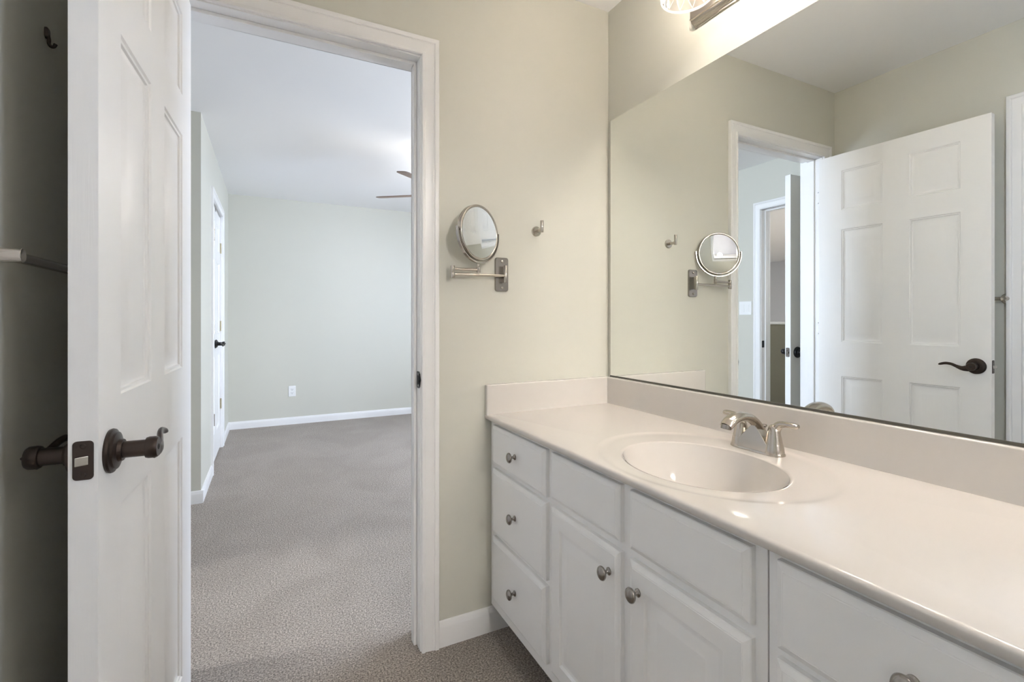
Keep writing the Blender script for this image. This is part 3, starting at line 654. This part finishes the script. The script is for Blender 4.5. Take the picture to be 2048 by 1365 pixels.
pts = spline([(0.003, 0, 0.0), (0.005, 0, -0.007), (0.005, 0, -0.014), (0.008, 0, -0.0185), (0.012, 0, -0.018), (0.014, 0, -0.013)], 5)
MB().tube(pts, lerp_list([0.0035, 0.003, 0.0028, 0.0028, 0.0026, 0.003], len(pts)), 12, up=(0, 1, 0)).build('hook_prong', M['bronze'], hk)

# ------------------------------------------------------------------ vanity light
LY = -0.762; LZ = 2.118; SHZ = 0.018
vl = empty('vanity_light', (0, LY, LZ)); tag(vl, 'brushed metal vanity light bar with cut glass shades above the mirror', 'wall light')
PH = 0.115; PL = 0.302
hp_ = [(0.0005, 0.0), (0.0050, 0.0), (0.0065, 0.0015), (0.0065, 0.004), (0.0085, 0.0065), (0.0130, 0.0085), (0.0180, 0.0105), (0.0215, 0.0140), (0.0235, 0.0190), (0.0250, 0.0200), (0.0300, 0.0205), (0.0300, 0.0235), (0.0275, 0.0250)]
pf = hp_ + [(t, PH - z) for t, z in reversed(hp_)]
b = MB(); b.rings([[(-t, y, z) for t, z in pf] for y in (-PL, PL)], True, True); b.build('back_plate', M['nickel'], vl, smooth=30)
for yy in (0.212, 0.0, -0.212):
    zc = 0.0
    pts = spline([(-0.030, yy, 0.060), (-0.070, yy, 0.075), (-0.105, yy, 0.115), (-0.130, yy, 0.128), (-0.138, yy, 0.118), (-0.138, yy, 0.105)], 6)
    b = MB(); b.tube(pts, 0.0065, 14, up=(0, 1, 0)); b.build('lamp_arm', M['nickel_dark'], vl)
    b = MB(); b.lathe((-0.138, yy, 0.098), (0, 0, 1), [(0, 0), (0.022, 0), (0.024, 0.004), (0.024, 0.022), (0.012, 0.030), (0, 0.031)], 28); b.build('lamp_socket', M['nickel_dark'], vl)
    # shade: flared bell of cut glass, thick rim downwards
    n = 64; P_ = [(0.026, 0.088), (0.040, 0.082), (0.052, 0.068), (0.060, 0.050), (0.066, 0.030), (0.071, 0.010), (0.074, -0.004)]
    rs = []
    for j, (r, z) in enumerate(P_):
        rs.append([(-0.138 + (r + 0.0016 * math.cos(12 * 2 * PI * k / n + PI * j)) * math.cos(2 * PI * k / n), yy + (r + 0.0016 * math.cos(12 * 2 * PI * k / n + PI * j)) * math.sin(2 * PI * k / n), z) for k in range(n)])
    b = MB(); b.rings(rs, True, False); sh = b.build('lamp_shade', M['shade'], vl, smooth=20)
    b = MB()
    for k in range(12):   # raised cut lines: zigzag ribs
        for s_ in (-1, 1):
            a0 = 2 * PI * k / 12; a1 = a0 + s_ * PI / 12
            b.tube([(-0.138 + 0.0720 * math.cos(a0), yy + 0.0720 * math.sin(a0), 0.000), (-0.138 + 0.0685 * math.cos((a0 + a1) / 2), yy + 0.0685 * math.sin((a0 + a1) / 2), 0.02), (-0.138 + 0.062 * math.cos(a1), yy + 0.062 * math.sin(a1), 0.044)], 0.0011, 6)
    b.build('cut_ribs', M['rim'], sh)
    b = MB(); rr_ = []
    for q in range(13):
        a = 2 * PI * q / 12; rr_.append([(-0.138 + (0.0745 + 0.0030 * math.cos(a)) * math.cos(2 * PI * k / n), yy + (0.0745 + 0.0030 * math.cos(a)) * math.sin(2 * PI * k / n), -0.005 + 0.0042 * math.sin(a)) for k in range(n)])
    b.rings(rr_, True, False); b.build('glass_rim', M['rim'], sh, smooth=60)
    sh.location.z = SHZ
    b = MB(); b.lathe((-0.138, yy, 0.104), (0, 0, -1), [(0, 0), (0.012, 0), (0.014, 0.006), (0.024, 0.012), (0.030, 0.020), (0.032, 0.030), (0.029, 0.042), (0.018, 0.051), (0, 0.055)], 28); b.build('bulb', M['bulb'], vl, smooth=70)

# ------------------------------------------------------------------ added bathroom ceiling dome lamp, unseen fill light (behind the camera)
dl = empty('fill_dome_light', (-0.38, -1.95, CE)); tag(dl, 'added round ceiling dome lamp, unseen fill at the back of the bathroom', 'ceiling light')
MB().lathe((0, 0, 0.0), (0, 0, -1), [(0, 0), (0.165, 0), (0.165, 0.02), (0.155, 0.025), (0, 0.025)], 40).build('dome_base', M['nickel_dark'], dl)
MB().lathe((0, 0, -0.025), (0, 0, -1), [(0.0, 0), (0.150, 0), (0.140, 0.025), (0.105, 0.050), (0.055, 0.064), (0, 0.068)], 40).build('dome_globe', M['domeglow'], dl, smooth=60)
hl = empty('hall_fill_light', (-5.5, 1.0, CE)); tag(hl, 'added ceiling lamp that brightens the hall beyond the second doorway', 'ceiling light')  # no lamp seen here, added to light the hall
MB().lathe((0, 0, 0), (0, 0, -1), [(0, 0), (0.30, 0), (0.28, 0.05), (0.18, 0.09), (0, 0.11)], 32).build('hall_globe', M['hallglow'], hl, smooth=60)

rl = empty('pendant_light', (-0.6, -3.9, CE)); tag(rl, 'stand-in ceiling globe lamp in the room behind the camera', 'ceiling light')  # invented globe: stands in for a lamp mirrored in the shaving mirror, adds fill
MB().lathe((0, 0, 0), (0, 0, -1), [(0, 0), (0.08, 0), (0.08, 0.03), (0.03, 0.05), (0.02, 0.16), (0, 0.16)], 28).build('lamp_stem', M['nickel_dark'], rl)
MB().lathe((0, 0, -0.15), (0, 0, -1), [(0, 0), (0.06, 0.01), (0.11, 0.05), (0.12, 0.10), (0.09, 0.16), (0.04, 0.19), (0, 0.195)], 32).build('lamp_globe', M['rearglow'], rl, smooth=60)

# ------------------------------------------------------------------ ceiling fan in the bedroom
FC = (0.045, 1.975, 2.143)
fn = empty('ceiling_fan', FC); tag(fn, 'five blade walnut ceiling fan in the bedroom, two blade tips past the door jamb', 'ceiling fan')
MB().lathe((0, 0, CE - FC[2]), (0, 0, -1), [(0, 0), (0.065, 0), (0.065, 0.02), (0.035, 0.06), (0.014, 0.07), (0, 0.07)], 28).build('canopy', M['nickel_dark'], fn)
MB().lathe((0, 0, 0.08), (0, 0, 1), [(0, 0), (0.012, 0), (0.012, 0.15), (0, 0.15)], 16).build('down_rod', M['nickel_dark'], fn)
MB().lathe((0, 0, -0.05), (0, 0, 1), [(0, 0), (0.06, 0), (0.10, 0.02), (0.115, 0.05), (0.11, 0.10), (0.06, 0.135), (0, 0.14)], 36).build('motor_housing', M['nickel_dark'], fn)
MB().lathe((0, 0, -0.05), (0, 0, -1), [(0, 0), (0.05, 0.0), (0.11, 0.02), (0.12, 0.045), (0.095, 0.08), (0.05, 0.10), (0, 0.105)], 36).build('light_globe', M['fanglow'], fn, smooth=60)
for k in range(5):
    a = math.radians(180 - 36 + 72 * k); ca_, sa_ = math.cos(a), math.sin(a); pt = math.radians(-9)
    out = []
    prof2 = [(0.17, 0.042), (0.22, 0.044), (0.35, 0.048), (0.50, 0.050), (0.62, 0.050), (0.645, 0.044), (0.655, 0.030), (0.656, 0.0)]
    pl_ = [(r, h) for r, h in prof2] + [(r, -h) for r, h in reversed(prof2[:-1])]
    def tr(r, h, z):
        y = h * math.cos(pt) - z * math.sin(pt); zz = h * math.sin(pt) + z * math.cos(pt)
        return (r * ca_ - y * sa_, r * sa_ + y * ca_, zz)
    b = MB(); b.prism(pl_, lambda r, h: tr(r, h, -0.003), lambda r, h: tr(r, h, 0.003)); bl = b.build('blade', M['walnut'], fn, smooth=0)
    b = MB(); b.prism([(0.09, 0.02), (0.24, 0.03), (0.26, 0.0), (0.24, -0.03), (0.09, -0.02)], lambda r, h: tr(r, h, 0.003), lambda r, h: tr(r, h, 0.008)); b.build('blade_iron', M['nickel_dark'], bl)

# ------------------------------------------------------------------ outlet and light switch
ol = empty('wall_outlet', (-1.058, BY, 0.359)); tag(ol, 'white duplex outlet low on the far bedroom wall', 'outlet')
b = MB(); b.rings([[(x * k, -t, z * k) for x, z in rrect(0, 0, 0.072, 0.116, 0.005)] for t, k in ((0, 1), (0.003, 1), (0.006, 0.94))]); b.build('cover_plate', M['plastic'], ol, smooth=30)
for dz in (0.0195, -0.0195):
    b = MB(); b.rings([[(x, -t, z + dz) for x, z in rrect(0, 0, 0.034, 0.028, 0.011)] for t in (0.005, 0.0078)]); rc = b.build('receptacle', M['plastic'], ol, smooth=30)
    b = MB(); b.box(-0.0085, -0.0060, -0.0082, -0.0070, dz - 0.001, dz + 0.008); b.box(0.0060, 0.0085, -0.0082, -0.0070, dz - 0.001, dz + 0.007); b.lathe((0, -0.0070, dz - 0.008), (0, -1, 0), [(0, 0), (0.0028, 0), (0.0028, 0.0012), (0, 0.0012)], 12)
    b.build('slots', M['dark'], rc)
MB().lathe((0, -0.006, 0), (0, -1, 0), [(0, 0), (0.003, 0), (0.0025, 0.001), (0, 0.001)], 12).build('screw', M['plastic'], ol)
sw = empty('light_switch', (VX, 1.147, 1.240)); tag(sw, 'white double rocker light switch beside the hall doorway, seen in the mirror', 'light switch')
b = MB(); b.rings([[(t, y * k, z * k) for y, z in rrect(0, 0, 0.118, 0.116, 0.005)] for t, k in ((0, 1), (0.003, 1), (0.006, 0.95))]); b.build('cover_plate', M['plastic'], sw, smooth=30)
for dy in (-0.023, 0.023):
    b = MB(); b.rings([[(t, y + dy, z) for y, z in rrect(0, 0, 0.033, 0.066, 0.001)] for t in (0.004, 0.0075)]); b.add([(0.0075, dy - 0.0150, -0.031), (0.0075, dy + 0.0150, -0.031), (0.0105, dy + 0.0150, 0.031), (0.0105, dy - 0.0150, 0.031)], [(0, 1, 2, 3)])
    b.build('rocker', M['plastic'], sw, smooth=20)
